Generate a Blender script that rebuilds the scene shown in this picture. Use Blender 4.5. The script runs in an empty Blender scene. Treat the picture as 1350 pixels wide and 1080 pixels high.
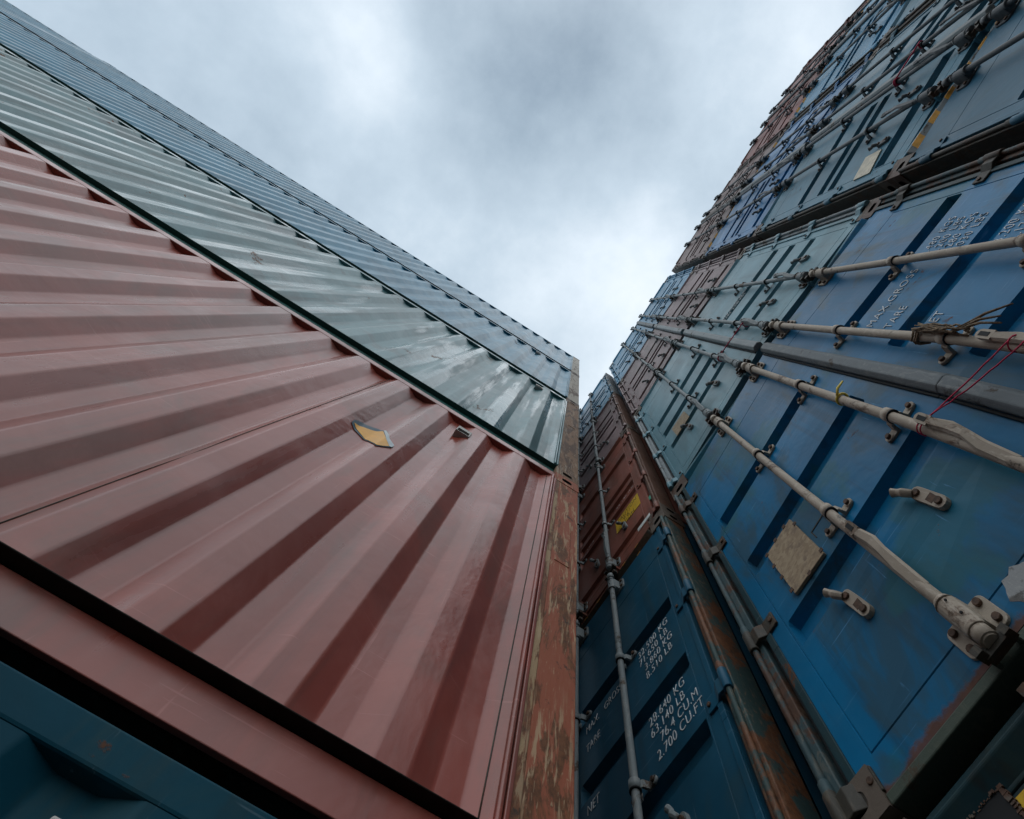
import bpy, math, random
from mathutils import Vector, Matrix, noise
S = bpy.context.scene
C = bpy.context.collection
rnd = random.Random(7)

# ------------------------------------------------------------------ camera
F_PX, W_PX = 705.278, 1350.0
RX = Vector((0.53201713, 0.8462283, 0.02924785))
RY = Vector((-0.83756247, 0.53101086, -0.12851679))
RZ = Vector((-0.12428547, 0.04387623, 0.99127594))
cam = bpy.data.cameras.new('camera')
co = bpy.data.objects.new('camera', cam)
C.objects.link(co)
m3 = Matrix((RX, -RY, -RZ)).transposed()
co.matrix_world = Matrix.Translation((0.767, -1.280, 0.0)) @ m3.to_4x4()
cam.sensor_width = 36.0
cam.lens = F_PX / W_PX * 36.0
cam.shift_x = -68.708 / W_PX
cam.shift_y = -39.976 / W_PX
cam.clip_start = 0.05
cam.clip_end = 5000.0
S.camera = co

# ------------------------------------------------------------------ world: Nishita sky behind a broken cloud deck
SUN_EL, SUN_AZ = 46.0, 122.0      # azimuth clockwise from +y
world = bpy.data.worlds.new('World')
S.world = world
world.use_nodes = True
wt = world.node_tree
wt.nodes.clear()
def wn(t, **kw):
    n = wt.nodes.new(t)
    for k, v in kw.items(): setattr(n, k, v)
    return n
wl = wt.links.new
sky = wn('ShaderNodeTexSky', sky_type='NISHITA')
sky.sun_disc = False
sky.sun_elevation = math.radians(SUN_EL)
sky.sun_rotation = math.radians(SUN_AZ)
tc = wn('ShaderNodeTexCoord')
def wmath(op, a, b=None, c=None):
    n = wn('ShaderNodeMath', operation=op)
    for i, q in enumerate((a, b, c)):
        if q is None: continue
        if isinstance(q, (int, float)): n.inputs[i].default_value = q
        else: wl(q, n.inputs[i])
    return n.outputs[0]
def wnoise(sc, det, rough, off, dist=0.0):
    mp = wn('ShaderNodeMapping'); mp.inputs['Location'].default_value = off
    wl(tc.outputs['Generated'], mp.inputs['Vector'])
    n = wn('ShaderNodeTexNoise'); n.inputs['Scale'].default_value = sc
    n.inputs['Detail'].default_value = det; n.inputs['Roughness'].default_value = rough
    n.inputs['Distortion'].default_value = dist
    wl(mp.outputs[0], n.inputs['Vector'])
    return n.outputs[0]
def wblob(d, width):              # a soft patch of cloud around one direction of the sky
    vd = wn('ShaderNodeVectorMath', operation='DISTANCE')
    nv = wn('ShaderNodeVectorMath', operation='NORMALIZE')
    wl(tc.outputs['Generated'], nv.inputs[0]); wl(nv.outputs[0], vd.inputs[0])
    vd.inputs[1].default_value = Vector(d).normalized()
    q = wmath('DIVIDE', vd.outputs['Value'], width)
    return wmath('EXPONENT', wmath('MULTIPLY', wmath('MULTIPLY', q, q), -1.0))
big = wnoise(2.3, 5.0, 0.52, (3.1, 0.4, 1.7), 0.0)
fine = wnoise(6.5, 9.0, 0.62, (0.2, 5.1, 2.2), 0.0)
t = wmath('ADD', wmath('MULTIPLY', wmath('SUBTRACT', big, 0.5), 0.75), wmath('MULTIPLY', wmath('SUBTRACT', fine, 0.5), 0.46))
for d, wd, am in [((0.146, -0.493, 0.858), 0.10, 0.32), ((0.50, 0.05, 0.86), 0.15, 0.22), ((0.0, 0.06, 1.0), 0.26, 0.34),
                  ((0.11, -0.02, 0.99), 0.12, 0.12), ((-0.085, -0.33, 0.94), 0.14, 0.12),
                  ((0.25, -0.36, 0.90), 0.23, -0.19), ((0.34, -0.16, 0.92), 0.18, -0.07), ((0.02, -0.68, 0.74), 0.25, 0.06),
                  ((0.75, -0.55, 0.25), 0.6, 0.20)]:
    t = wmath('ADD', t, wmath('MULTIPLY', wblob(d, wd), am))
t = wmath('ADD', t, 0.36)
ramp = wn('ShaderNodeValToRGB')
cr = ramp.color_ramp
cr.elements[0].position = 0.0; cr.elements[0].color = (0.23, 0.31, 0.39, 1)
cr.elements[1].position = 1.0; cr.elements[1].color = (0.97, 1.0, 1.03, 1)
for p, c in [(0.22, (0.36, 0.455, 0.54, 1)), (0.48, (0.52, 0.625, 0.715, 1)), (0.72, (0.74, 0.83, 0.905, 1))]:
    e = cr.elements.new(p); e.color = c
wl(t, ramp.inputs[0])
bg1 = wn('ShaderNodeBackground'); wl(sky.outputs[0], bg1.inputs[0]); bg1.inputs[1].default_value = 0.10
bg2 = wn('ShaderNodeBackground'); wl(ramp.outputs[0], bg2.inputs[0]); bg2.inputs[1].default_value = 0.87
mixw = wn('ShaderNodeMixShader'); mixw.inputs[0].default_value = 0.90
wl(bg1.outputs[0], mixw.inputs[1]); wl(bg2.outputs[0], mixw.inputs[2])
wo = wn('ShaderNodeOutputWorld'); wl(mixw.outputs[0], wo.inputs[0])

# ------------------------------------------------------------------ sun behind the clouds
sl = bpy.data.lights.new('sun', 'SUN'); sl.energy = 0.95; sl.angle = math.radians(110); sl.color = (1.0, 0.975, 0.94)
so = bpy.data.objects.new('sun', sl); C.objects.link(so)
sd = Vector((math.cos(math.radians(SUN_EL)) * math.sin(math.radians(SUN_AZ)), math.cos(math.radians(SUN_EL)) * math.cos(math.radians(SUN_AZ)), math.sin(math.radians(SUN_EL))))
so.rotation_euler = (-sd).to_track_quat('-Z', 'Y').to_euler(); so.location = (6, -8, 20)

S.view_settings.view_transform = 'Standard'
S.view_settings.look = 'None'
S.view_settings.exposure = 0.48
S.view_settings.gamma = 1.0
S.render.film_transparent = False
try:
    S.cycles.max_bounces = 6; S.cycles.diffuse_bounces = 3; S.cycles.glossy_bounces = 3
except Exception: pass

# ------------------------------------------------------------------ materials
def nt(name):
    m = bpy.data.materials.new(name); m.use_nodes = True
    t = m.node_tree; t.nodes.clear()
    return m, t
class NB:
    def __init__(s, tree): s.t = tree
    def n(s, typ, **kw):
        x = s.t.nodes.new(typ)
        for k, v in kw.items(): setattr(x, k, v)
        return x
    def l(s, a, b): s.t.links.new(a, b)
    def m(s, op, a, b=None, c=None, clamp=False):
        x = s.n('ShaderNodeMath', operation=op, use_clamp=clamp)
        for i, q in enumerate((a, b, c)):
            if q is None: continue
            if isinstance(q, (int, float)): x.inputs[i].default_value = q
            else: s.l(q, x.inputs[i])
        return x.outputs[0]
    def noise(s, vec, sc, det=4, rough=0.55, scale3=None, loc=(0, 0, 0), dist=0.0):
        mp = s.n('ShaderNodeMapping')
        mp.inputs['Scale'].default_value = scale3 or (1, 1, 1); mp.inputs['Location'].default_value = loc
        s.l(vec, mp.inputs['Vector'])
        x = s.n('ShaderNodeTexNoise'); x.inputs['Scale'].default_value = sc
        x.inputs['Detail'].default_value = det; x.inputs['Roughness'].default_value = rough; x.inputs['Distortion'].default_value = dist
        s.l(mp.outputs[0], x.inputs['Vector'])
        return x.outputs[0]
    def step(s, v, a, b):
        x = s.n('ShaderNodeMapRange', interpolation_type='SMOOTHSTEP')
        x.inputs['From Min'].default_value = a; x.inputs['From Max'].default_value = b
        s.l(v, x.inputs['Value'])
        return x.outputs[0]
    def mix(s, f, a, b, blend='MIX'):
        x = s.n('ShaderNodeMix', data_type='RGBA', blend_type=blend)
        if isinstance(f, (int, float)): x.inputs[0].default_value = f
        else: s.l(f, x.inputs[0])
        for i, q in ((6, a), (7, b)):
            if isinstance(q, tuple): x.inputs[i].default_value = (q[0], q[1], q[2], 1)
            else: s.l(q, x.inputs[i])
        return x.outputs[2]
    def out(s, col, rough, bump=None, bstr=0.2, bdist=0.01, metal=0.0, spec=0.5):
        b = s.n('ShaderNodeBsdfPrincipled')
        if isinstance(col, tuple): b.inputs['Base Color'].default_value = (*col, 1)
        else: s.l(col, b.inputs['Base Color'])
        if isinstance(rough, (int, float)): b.inputs['Roughness'].default_value = rough
        else: s.l(rough, b.inputs['Roughness'])
        b.inputs['Metallic'].default_value = metal
        b.inputs['Specular IOR Level'].default_value = spec
        if bump is not None:
            bn = s.n('ShaderNodeBump'); bn.inputs['Strength'].default_value = bstr; bn.inputs['Distance'].default_value = bdist
            s.l(bump, bn.inputs['Height']); s.l(bn.outputs[0], b.inputs['Normal'])
        o = s.n('ShaderNodeOutputMaterial'); s.l(b.outputs[0], o.inputs[0])

def paint(name, base, rough=0.42, rust=0.3, dirt=0.4, fade=0.35, faded=None, other=None, bump=0.35, spec=0.16, smear=0.24, rustline=None, scuff=0.45, wet=0.0):
    """Weathered container paint: chalky fading, vertical dirt runs, scuffs, small rust blooms."""
    m, t = nt(name); b = NB(t)
    off = (rnd.uniform(-20, 20), rnd.uniform(-20, 20), rnd.uniform(-20, 20))
    g = b.n('ShaderNodeNewGeometry').outputs['Position']
    if faded is None:
        lum = sum(base) / 3
        faded = tuple(min(1, 0.55 * c + 0.45 * lum + 0.09) for c in base)
    n1 = b.noise(g, 1.1, 5, 0.6, loc=off, dist=0.5)
    n2 = b.noise(g, 1.0, 5, 0.6, scale3=(11, 11, 0.55), loc=off)
    n3 = b.noise(g, 23.0, 6, 0.65, loc=off)
    n4 = b.noise(g, 3.2, 8, 0.68, loc=off, dist=0.8)
    n5 = b.noise(g, 1.0, 3, 0.5, scale3=(4, 4, 95), loc=off)
    n6 = b.noise(g, 1.0, 3, 0.5, scale3=(75, 75, 2.5), loc=off)
    dark = tuple(c * 0.72 for c in base)
    col = b.mix(b.step(n1, 0.36, 0.62), dark, base)
    col = b.mix(b.m('MULTIPLY', b.step(n4, 0.46, 0.74), fade), col, faded)
    col = b.mix(b.m('MULTIPLY', b.step(n2, 0.50, 0.72), dirt), col, (0.022, 0.027, 0.026))
    ns = b.noise(g, 1.0, 6, 0.62, scale3=(3.2, 3.2, 1.3), loc=(off[2], off[1], off[0]), dist=0.7)
    col = b.mix(b.m('MULTIPLY', b.step(ns, 0.49, 0.62), smear), col, (0.050, 0.068, 0.052))
    if other:      # a patch of another coat of paint
        col = b.mix(b.m('MULTIPLY', b.step(b.noise(g, 0.9, 8, 0.6, loc=(off[1], off[0], off[2])), 0.585, 0.63), 0.6), col, other)
    sc = b.m('MULTIPLY', b.step(n5, 0.66, 0.72), b.step(n1, 0.42, 0.56))
    sc2 = b.m('MULTIPLY', b.step(n6, 0.70, 0.75), b.step(n4, 0.45, 0.6))
    col = b.mix(b.m('MULTIPLY', b.m('MAXIMUM', sc, sc2), scuff), col, tuple(min(1, c * 1.25 + 0.10) for c in base))
    rmask = b.m('MULTIPLY', b.step(b.m('ADD', b.m('MULTIPLY', n4, 0.7), b.m('MULTIPLY', n3, 0.3)), 0.625 - 0.05 * rust, 0.665 - 0.05 * rust), 1.0 if rust > 0 else 0.0)
    if rustline:   # corrosion creeping up from a bottom edge
        sz = b.n('ShaderNodeSeparateXYZ'); b.l(g, sz.inputs[0])
        hgt = b.m('SUBTRACT', sz.outputs[2], b.m('MULTIPLY', b.m('SUBTRACT', b.noise(g, 7.0, 6, 0.7, loc=off), 0.40), rustline[1]))
        rl = b.m('SUBTRACT', 1.0, b.step(hgt, rustline[0] - 0.012, rustline[0] + 0.012))
        rmask = b.m('MAXIMUM', rmask, b.m('MULTIPLY', rl, 0.9))
    rcol = b.mix(n3, (0.055, 0.022, 0.010), (0.20, 0.075, 0.028))
    col = b.mix(b.m('MULTIPLY', rmask, 0.93 if rustline else min(1, 0.6 + rust)), col, rcol)
    rg = b.m('ADD', b.m('ADD', b.m('MULTIPLY', n4, 0.34), rough - 0.15), b.m('MULTIPLY', rmask, 0.35), clamp=True)
    if wet: rg = b.m('SUBTRACT', rg, b.m('MULTIPLY', b.step(b.noise(g, 1.0, 4, 0.6, scale3=(6, 6, 0.5), loc=(off[1], off[2], off[0])), 0.48, 0.60), wet), clamp=True)
    h = b.m('ADD', b.m('ADD', b.m('MULTIPLY', n1, 1.0), b.m('MULTIPLY', n3, 0.05)), b.m('MULTIPLY', rmask, 0.05))
    b.out(col, rg, h, bump, 0.022, spec=spec)
    return m

def rusty(name, base, tan=(0.36, 0.25, 0.13), rust=(0.17, 0.062, 0.022), cover=0.5, tanw=0.5, fine=False):
    """Worn steel: base coat, tan primer showing through in scrapes, brown rust."""
    m, t = nt(name); b = NB(t)
    off = (rnd.uniform(-20, 20), rnd.uniform(-20, 20), rnd.uniform(-20, 20))
    g = b.n('ShaderNodeNewGeometry').outputs['Position']
    n1 = b.noise(g, 4.5 if not fine else 1.0, 10, 0.70, scale3=(1, 1, 1) if not fine else (11, 11, 3.0), loc=off, dist=0.6)
    n2 = b.noise(g, 1.0, 7, 0.68, scale3=(24, 24, 8) if not fine else (42, 42, 5), loc=off, dist=1.6 if not fine else 0.5)
    n3 = b.noise(g, 45.0, 5, 0.7, loc=off)
    n4 = b.noise(g, 2.2, 4, 0.6, loc=(off[2], off[0], off[1]))
    n5 = b.noise(g, 1.0, 5, 0.6, scale3=(60, 60, 13) if not fine else (110, 110, 16), loc=off, dist=2.5 if not fine else 0.8)
    rcol = b.mix(b.step(n3, 0.3, 0.7), tuple(c * 0.45 for c in rust), rust)
    col = b.mix(b.step(n1, 0.62 - 0.25 * cover, 0.68 - 0.25 * cover), base, rcol)
    tm = b.m('MULTIPLY', b.step(n2, 0.52, 0.60), b.step(n4, 0.40, 0.56))
    tm2 = b.m('MULTIPLY', b.step(n5, 0.63, 0.67), 0.8)
    col = b.mix(b.m('MULTIPLY', b.m('MAXIMUM', tm, tm2), tanw), col, tan)
    col = b.mix(b.m('MULTIPLY', b.step(b.noise(g, 9, 6, 0.7, loc=off), 0.60, 0.68), 0.8), col, (0.028, 0.024, 0.018))
    b.out(col, b.m('ADD', b.m('MULTIPLY', n3, 0.3), 0.5), b.m('ADD', n1, b.m('MULTIPLY', n3, 0.4)), 0.5, 0.006, spec=0.4)
    return m

def plain(name, col, rough=0.6, var=0.3, metal=0.0, scale=14, spec=0.4):
    m, t = nt(name); b = NB(t)
    g = b.n('ShaderNodeNewGeometry').outputs['Position']
    n = b.noise(g, scale, 6, 0.62)
    c = b.mix(b.step(n, 0.3, 0.7), tuple(x * (1 - var) for x in col), tuple(min(1, x * (1 + var)) for x in col))
    b.out(c, b.m('ADD', b.m('MULTIPLY', n, 0.3), rough - 0.15), n, 0.25, 0.003, metal=metal, spec=spec)
    return m

M = {}

M['galv'] = rusty('weathered rod paint', (0.36, 0.30, 0.235), tan=(0.50, 0.43, 0.35), rust=(0.20, 0.135, 0.09), cover=0.22, tanw=0.6)
M['galvgrey'] = rusty('grey rod paint', (0.20, 0.225, 0.23), tan=(0.32, 0.32, 0.30), rust=(0.12, 0.08, 0.055), cover=0.22, tanw=0.5)
M['galvdark'] = plain('grimy rod paint', (0.085, 0.092, 0.096), 0.6, 0.4, scale=18)
M['bolt'] = plain('rusty bolt', (0.085, 0.048, 0.030), 0.7, 0.5, scale=60)
M['black'] = plain('black rubber and hole shade', (0.010, 0.011, 0.012), 0.75, 0.3)  # seal rubber; also painted into holes and slots as their shade
M['grime'] = rusty('grimy brown steel', (0.040, 0.035, 0.026), tan=(0.11, 0.085, 0.055), rust=(0.070, 0.034, 0.016), cover=0.45, tanw=0.4)
M['greygasket'] = rusty('grey worn seal bar', (0.13, 0.15, 0.16), tan=(0.24, 0.25, 0.24), rust=(0.08, 0.06, 0.045), cover=0.2, tanw=0.5)
M['greygasketlight'] = rusty('pale worn seal bar', (0.24, 0.27, 0.28), tan=(0.34, 0.35, 0.34), rust=(0.10, 0.08, 0.06), cover=0.2, tanw=0.5)
M['sillgreen'] = rusty('grimy green sill', (0.050, 0.068, 0.050), tan=(0.13, 0.12, 0.085), rust=(0.07, 0.045, 0.025), cover=0.35, tanw=0.5)
M['rustyteal'] = rusty('heavily rusted teal post', (0.030, 0.062, 0.060), tan=(0.24, 0.16, 0.10), rust=(0.185, 0.070, 0.028), cover=0.62, tanw=0.45)
M['brownpost'] = rusty('brown rusted post', (0.125, 0.058, 0.038), tan=(0.25, 0.16, 0.105), rust=(0.140, 0.055, 0.026), cover=0.6, tanw=0.35)
M['tealpost'] = rusty('dark teal worn post', (0.030, 0.062, 0.070), tan=(0.18, 0.15, 0.11), rust=(0.10, 0.045, 0.024), cover=0.5, tanw=0.4)
M['orangepost'] = rusty('orange rusted post', (0.300, 0.085, 0.042), tan=(0.46, 0.32, 0.19), rust=(0.19, 0.072, 0.028), cover=0.42, tanw=0.75, fine=True)
M['tanedge'] = rusty('scraped tan edge', (0.36, 0.24, 0.13), tan=(0.48, 0.36, 0.22), rust=(0.22, 0.082, 0.035), cover=0.72, tanw=0.5, fine=True)
M['cream'] = rusty('flaking cream post', (0.36, 0.32, 0.26), tan=(0.50, 0.45, 0.37), rust=(0.12, 0.070, 0.040), cover=0.36, tanw=0.6, fine=True)
M['brownflake'] = rusty('brown flaking post', (0.20, 0.105, 0.052), tan=(0.40, 0.32, 0.23), rust=(0.115, 0.052, 0.024), cover=0.55, tanw=0.6, fine=True)
M['casting'] = rusty('corner casting steel', (0.11, 0.085, 0.065), tan=(0.19, 0.15, 0.12), rust=(0.10, 0.050, 0.030), cover=0.5, tanw=0.4)
M['painted_shade'] = plain('black undercoat', (0.014, 0.011, 0.009), 0.8, 0.4, spec=0.15)  # near-black colour painted as the shade under the wall lip
M['osb'] = None
def osb():
    m, t = nt('chipboard plate'); b = NB(t)
    g = b.n('ShaderNodeNewGeometry').outputs['Position']
    v = b.n('ShaderNodeTexVoronoi'); v.inputs['Scale'].default_value = 55
    mp = b.n('ShaderNodeMapping'); mp.inputs['Scale'].default_value = (1, 1, 1.8); b.l(g, mp.inputs[0])
    ns = b.noise(g, 20, 5, 0.6)
    b.l(mp.outputs[0], v.inputs['Vector'])
    c = b.mix(v.outputs['Color'], (0.25, 0.175, 0.105), (0.40, 0.31, 0.20))
    c = b.mix(b.step(ns, 0.5, 0.7), c, (0.21, 0.15, 0.10))
    b.out(c, 0.75, ns, 0.3, 0.003)
    return m
M['osb'] = osb()
def stencil():
    m, t = nt('worn white lettering'); b = NB(t)
    g = b.n('ShaderNodeNewGeometry').outputs['Position']
    n = b.noise(g, 55, 5, 0.65); n2 = b.noise(g, 7, 3, 0.5)
    p = b.n('ShaderNodeBsdfPrincipled'); p.inputs['Roughness'].default_value = 0.6
    b.l(b.mix(b.step(n, 0.35, 0.65), (0.52, 0.54, 0.55), (0.74, 0.76, 0.77)), p.inputs['Base Color'])
    tr = b.n('ShaderNodeBsdfTransparent'); mx = b.n('ShaderNodeMixShader')
    b.l(b.step(b.m('ADD', b.m('MULTIPLY', n, 0.75), b.m('MULTIPLY', n2, 0.25)), 0.60, 0.635), mx.inputs[0])
    b.l(p.outputs[0], mx.inputs[1]); b.l(tr.outputs[0], mx.inputs[2])
    o = b.n('ShaderNodeOutputMaterial'); b.l(mx.outputs[0], o.inputs[0])
    return m
M['whitetext'] = stencil()
def peeled():
    m, t = nt('peeling lettering'); b = NB(t)
    g = b.n('ShaderNodeNewGeometry').outputs['Position']
    n = b.noise(g, 42, 4, 0.6)
    c = b.mix(b.step(n, 0.42, 0.46), (0.02, 0.028, 0.04), (0.62, 0.64, 0.66))
    b.out(c, 0.6)
    return m
M['peeled'] = peeled()
M['blacktext'] = plain('black lettering', (0.02, 0.018, 0.015), 0.6, 0.2)
M['yellow'] = plain('yellow label', (0.66, 0.40, 0.02), 0.5, 0.15, scale=20)
M['hazard'] = plain('orange yellow stripe', (0.78, 0.38, 0.05), 0.5, 0.2, scale=20)
M['gold'] = plain('golden decal', (0.74, 0.37, 0.06), 0.5, 0.12, scale=9)
M['decalborder'] = plain('dark teal decal border', (0.030, 0.075, 0.105), 0.5, 0.2, scale=9)
M['decalgrey'] = plain('pale torn decal edge', (0.46, 0.52, 0.54), 0.5, 0.15)
M['twine'] = plain('crimson twine', (0.48, 0.02, 0.07), 0.7, 0.2, scale=120)
M['rope'] = plain('frayed brown rope', (0.17, 0.12, 0.075), 0.85, 0.5, scale=90)
M['tie'] = plain('yellow cable tie', (0.72, 0.55, 0.08), 0.5, 0.1)
M['ventgrey'] = plain('grey vent hood', (0.42, 0.40, 0.37), 0.55, 0.2, scale=30)
M['scrap'] = rusty('weathered notice scrap', (0.30, 0.31, 0.31), tan=(0.44, 0.44, 0.43), rust=(0.16, 0.15, 0.14), cover=0.45, tanw=0.6)
M['white'] = plain('white sticker', (0.62, 0.64, 0.62), 0.6, 0.2, scale=25)
M['green'] = plain('green paper tag', (0.06, 0.36, 0.24), 0.6, 0.2, scale=25)
M['darkgreen'] = paint('dark green rail paint', (0.014, 0.100, 0.088), 0.5, 0.15, 0.3, 0.15, spec=0.3)

# ------------------------------------------------------------------ mesh helpers
class MB:
    def __init__(s): s.v = []; s.f = []; s.mi = []; s.sm = []
    def add(s, vs, fs, m=0, smooth=False):
        o = len(s.v); s.v += [tuple(p) for p in vs]
        for f in fs:
            s.f.append(tuple(o + i for i in f)); s.mi.append(m); s.sm.append(smooth)
    def box(s, x0, x1, y0, y1, z0, z1, m=0):
        vs = [(x, y, z) for x in (x0, x1) for y in (y0, y1) for z in (z0, z1)]
        s.add(vs, [(0, 1, 3, 2), (4, 6, 7, 5), (0, 4, 5, 1), (2, 3, 7, 6), (0, 2, 6, 4), (1, 5, 7, 3)], m)
    def prism(s, pts, axis, a, b, m=0):
        """pts: 2D outline, extruded along axis from a to b. axis 0: pts are (y,z); 1: (x,z); 2: (x,y)"""
        def P(p, t):
            return (t, p[0], p[1]) if axis == 0 else ((p[0], t, p[1]) if axis == 1 else (p[0], p[1], t))
        n = len(pts)
        vs = [P(p, a) for p in pts] + [P(p, b) for p in pts]
        fs = [tuple(range(n - 1, -1, -1)), tuple(range(n, 2 * n))] + [(i, (i + 1) % n, n + (i + 1) % n, n + i) for i in range(n)]
        s.add(vs, fs, m)
    def path(s, pts, r, n=10, m=0, cap=True):
        pts = [Vector(p) for p in pts]
        rs = r if isinstance(r, (list, tuple)) else [r] * len(pts)
        vs = []; fs = []
        u = None
        for i, p in enumerate(pts):
            d = (pts[min(i + 1, len(pts) - 1)] - pts[max(i - 1, 0)]).normalized()
            if u is None:
                u = d.orthogonal().normalized()
            else:
                u = (u - d * u.dot(d)).normalized()
            w = d.cross(u)
            for k in range(n):
                a = 2 * math.pi * k / n
                vs.append(p + (u * math.cos(a) + w * math.sin(a)) * rs[i])
        for i in range(len(pts) - 1):
            for k in range(n):
                fs.append((i * n + k, i * n + (k + 1) % n, (i + 1) * n + (k + 1) % n, (i + 1) * n + k))
        o = len(s.v); s.v += [tuple(p) for p in vs]
        for f in fs: s.f.append(tuple(o + i for i in f)); s.mi.append(m); s.sm.append(True)
        if cap:
            s.f.append(tuple(o + k for k in range(n - 1, -1, -1))); s.mi.append(m); s.sm.append(False)
            L = (len(pts) - 1) * n
            s.f.append(tuple(o + L + k for k in range(n))); s.mi.append(m); s.sm.append(False)
    def face_hole(s, o, u, v, w, h, cu, cv, ru, rv, depth, nrm, m=0, mh=0):
        """rectangular face with an oval hole that goes 'depth' inwards"""
        o, u, v, nrm = Vector(o), Vector(u), Vector(v), Vector(nrm)
        N = 24; outer = []; inner = []
        for k in range(N):
            a = 2 * math.pi * (k + 0.5) / N
            ca, sa = math.cos(a), math.sin(a)
            e = 0.62
            iu = cu + ru * math.copysign(abs(ca) ** e, ca); iv = cv + rv * math.copysign(abs(sa) ** e, sa)
            tx = ((w - cu) if ca > 0 else cu) / max(abs(ca), 1e-6); ty = ((h - cv) if sa > 0 else cv) / max(abs(sa), 1e-6)
            tt = min(tx, ty)
            outer.append((cu + ca * tt, cv + sa * tt)); inner.append((iu, iv))
        # snap the outer ring to the four corners
        for cx, cy in ((0, 0), (w, 0), (w, h), (0, h)):
            k = min(range(N), key=lambda q: (outer[q][0] - cx) ** 2 + (outer[q][1] - cy) ** 2)
            outer[k] = (cx, cy)
        P = lambda q, d=0.0: o + u * q[0] + v * q[1] - nrm * d
        vs = [P(q) for q in outer] + [P(q) for q in inner] + [P(q, depth) for q in inner]
        flip = u.cross(v).dot(nrm) < 0
        def F(f): return tuple(reversed(f)) if flip else f
        s.add(vs, [F((k, (k + 1) % N, N + (k + 1) % N, N + k)) for k in range(N)], m)
        b = len(s.v) - 3 * N
        for k in range(N):
            s.f.append(tuple(b + i for i in F((N + k, N + (k + 1) % N, 2 * N + (k + 1) % N, 2 * N + k)))); s.mi.append(mh); s.sm.append(False)
        s.f.append(tuple(b + i for i in F(tuple(2 * N + k for k in range(N))))); s.mi.append(mh); s.sm.append(False)
    def mesh(s, name, mats, deform=None):
        me = bpy.data.meshes.new(name)
        vs = [deform(p) for p in s.v] if deform else s.v
        me.from_pydata(vs, [], s.f)
        for m in mats: me.materials.append(m)
        me.polygons.foreach_set('material_index', s.mi)
        me.polygons.foreach_set('use_smooth', s.sm)
        me.update()
        return me
    def build(s, name, mats, parent=None, deform=None, bevel=0.0, loc=None):
        if not isinstance(mats, (list, tuple)): mats = [mats]
        o = bpy.data.objects.new(name, s.mesh(name, mats, deform))
        C.objects.link(o)
        if parent: o.parent = parent
        if loc: o.location = loc
        if bevel:
            bv = o.modifiers.new('bevel', 'BEVEL'); bv.width = bevel; bv.segments = 2; bv.limit_method = 'ANGLE'; bv.angle_limit = math.radians(40)
        return o

def empty(name, loc, label, cat, group=None):
    o = bpy.data.objects.new(name, None); C.objects.link(o); o.location = loc
    o['label'] = label; o['category'] = cat
    if group: o['group'] = group
    return o
def tag(o, label, cat, group=None):
    o['label'] = label; o['category'] = cat
    if group: o['group'] = group
    return o

def casting(parent, x0, y0, z0, dx, dy, dz, holes, mat):
    """cast corner block; holes: which faces carry the oval opening"""
    mb = MB()
    X = Vector((1, 0, 0)); Y = Vector((0, 1, 0)); Z = Vector((0, 0, 1))
    o = Vector((x0, y0, z0))
    faces = {'-y': (o, X, Z, dx, dz, -Y), '+y': (o + Y * dy, X, Z, dx, dz, Y), '-x': (o, Y, Z, dy, dz, -X), '+x': (o + X * dx, Y, Z, dy, dz, X),
             '-z': (o, X, Y, dx, dy, -Z), '+z': (o + Z * dz, X, Y, dx, dy, Z)}
    for k, (p, u, v, w, h, n) in faces.items():
        if k in holes:
            ru, rv = (0.036, 0.026) if k[1] != 'z' else (0.030, 0.055)
            mb.face_hole(p, u, v, w, h, w / 2, h / 2, ru, rv, 0.03, n, 0, 1)
        else:
            q = [p, p + u * w, p + u * w + v * h, p + v * h]
            if u.cross(v).dot(n) < 0: q.reverse()
            mb.add(q, [(0, 1, 2, 3)])
    return mb.build('corner_casting', [mat, M['black']], parent)  # hole linings coloured black to stand for the shade inside

def text_mesh(body, size, align='LEFT', spacing=1.0, line=1.0, depth=0.0012):
    cu = bpy.data.curves.new('lettering', 'FONT')
    cu.body = body; cu.size = size; cu.align_x = align; cu.space_character = spacing; cu.space_line = line; cu.extrude = depth; cu.offset = -0.014 * size
    ob = bpy.data.objects.new('lettering', cu); C.objects.link(ob)
    bpy.context.view_layer.update()
    dg = bpy.context.evaluated_depsgraph_get()
    me = bpy.data.meshes.new_from_object(ob.evaluated_get(dg))
    bpy.data.objects.remove(ob); bpy.data.curves.remove(cu)
    return me
def lettering(parent, body, size, x, z, y, mat, deform=None, sx=1.0, name='lettering', jitter=0.0, **kw):
    """upright writing on a door face (facing -y): x,z of the first baseline's left end"""
    me = text_mesh(body, size, **kw)
    for v in me.vertices:
        q = (x + v.co.x * sx, y - v.co.z, z + v.co.y)
        if jitter: q = (q[0] + jitter * noise.noise((q[0] * 60, q[2] * 60, 1)), q[1], q[2] + jitter * noise.noise((q[0] * 60, q[2] * 60, 7)))
        v.co = deform(q) if deform else q
    me.materials.clear(); me.materials.append(mat)
    o = bpy.data.objects.new(name, me); C.objects.link(o); o.parent = parent
    return o

def disc(mb, c, axis, r, h, n=8, m=0):
    a = Vector(axis).normalized(); c = Vector(c)
    mb.path([c, c + a * h], r, n, m)

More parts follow.
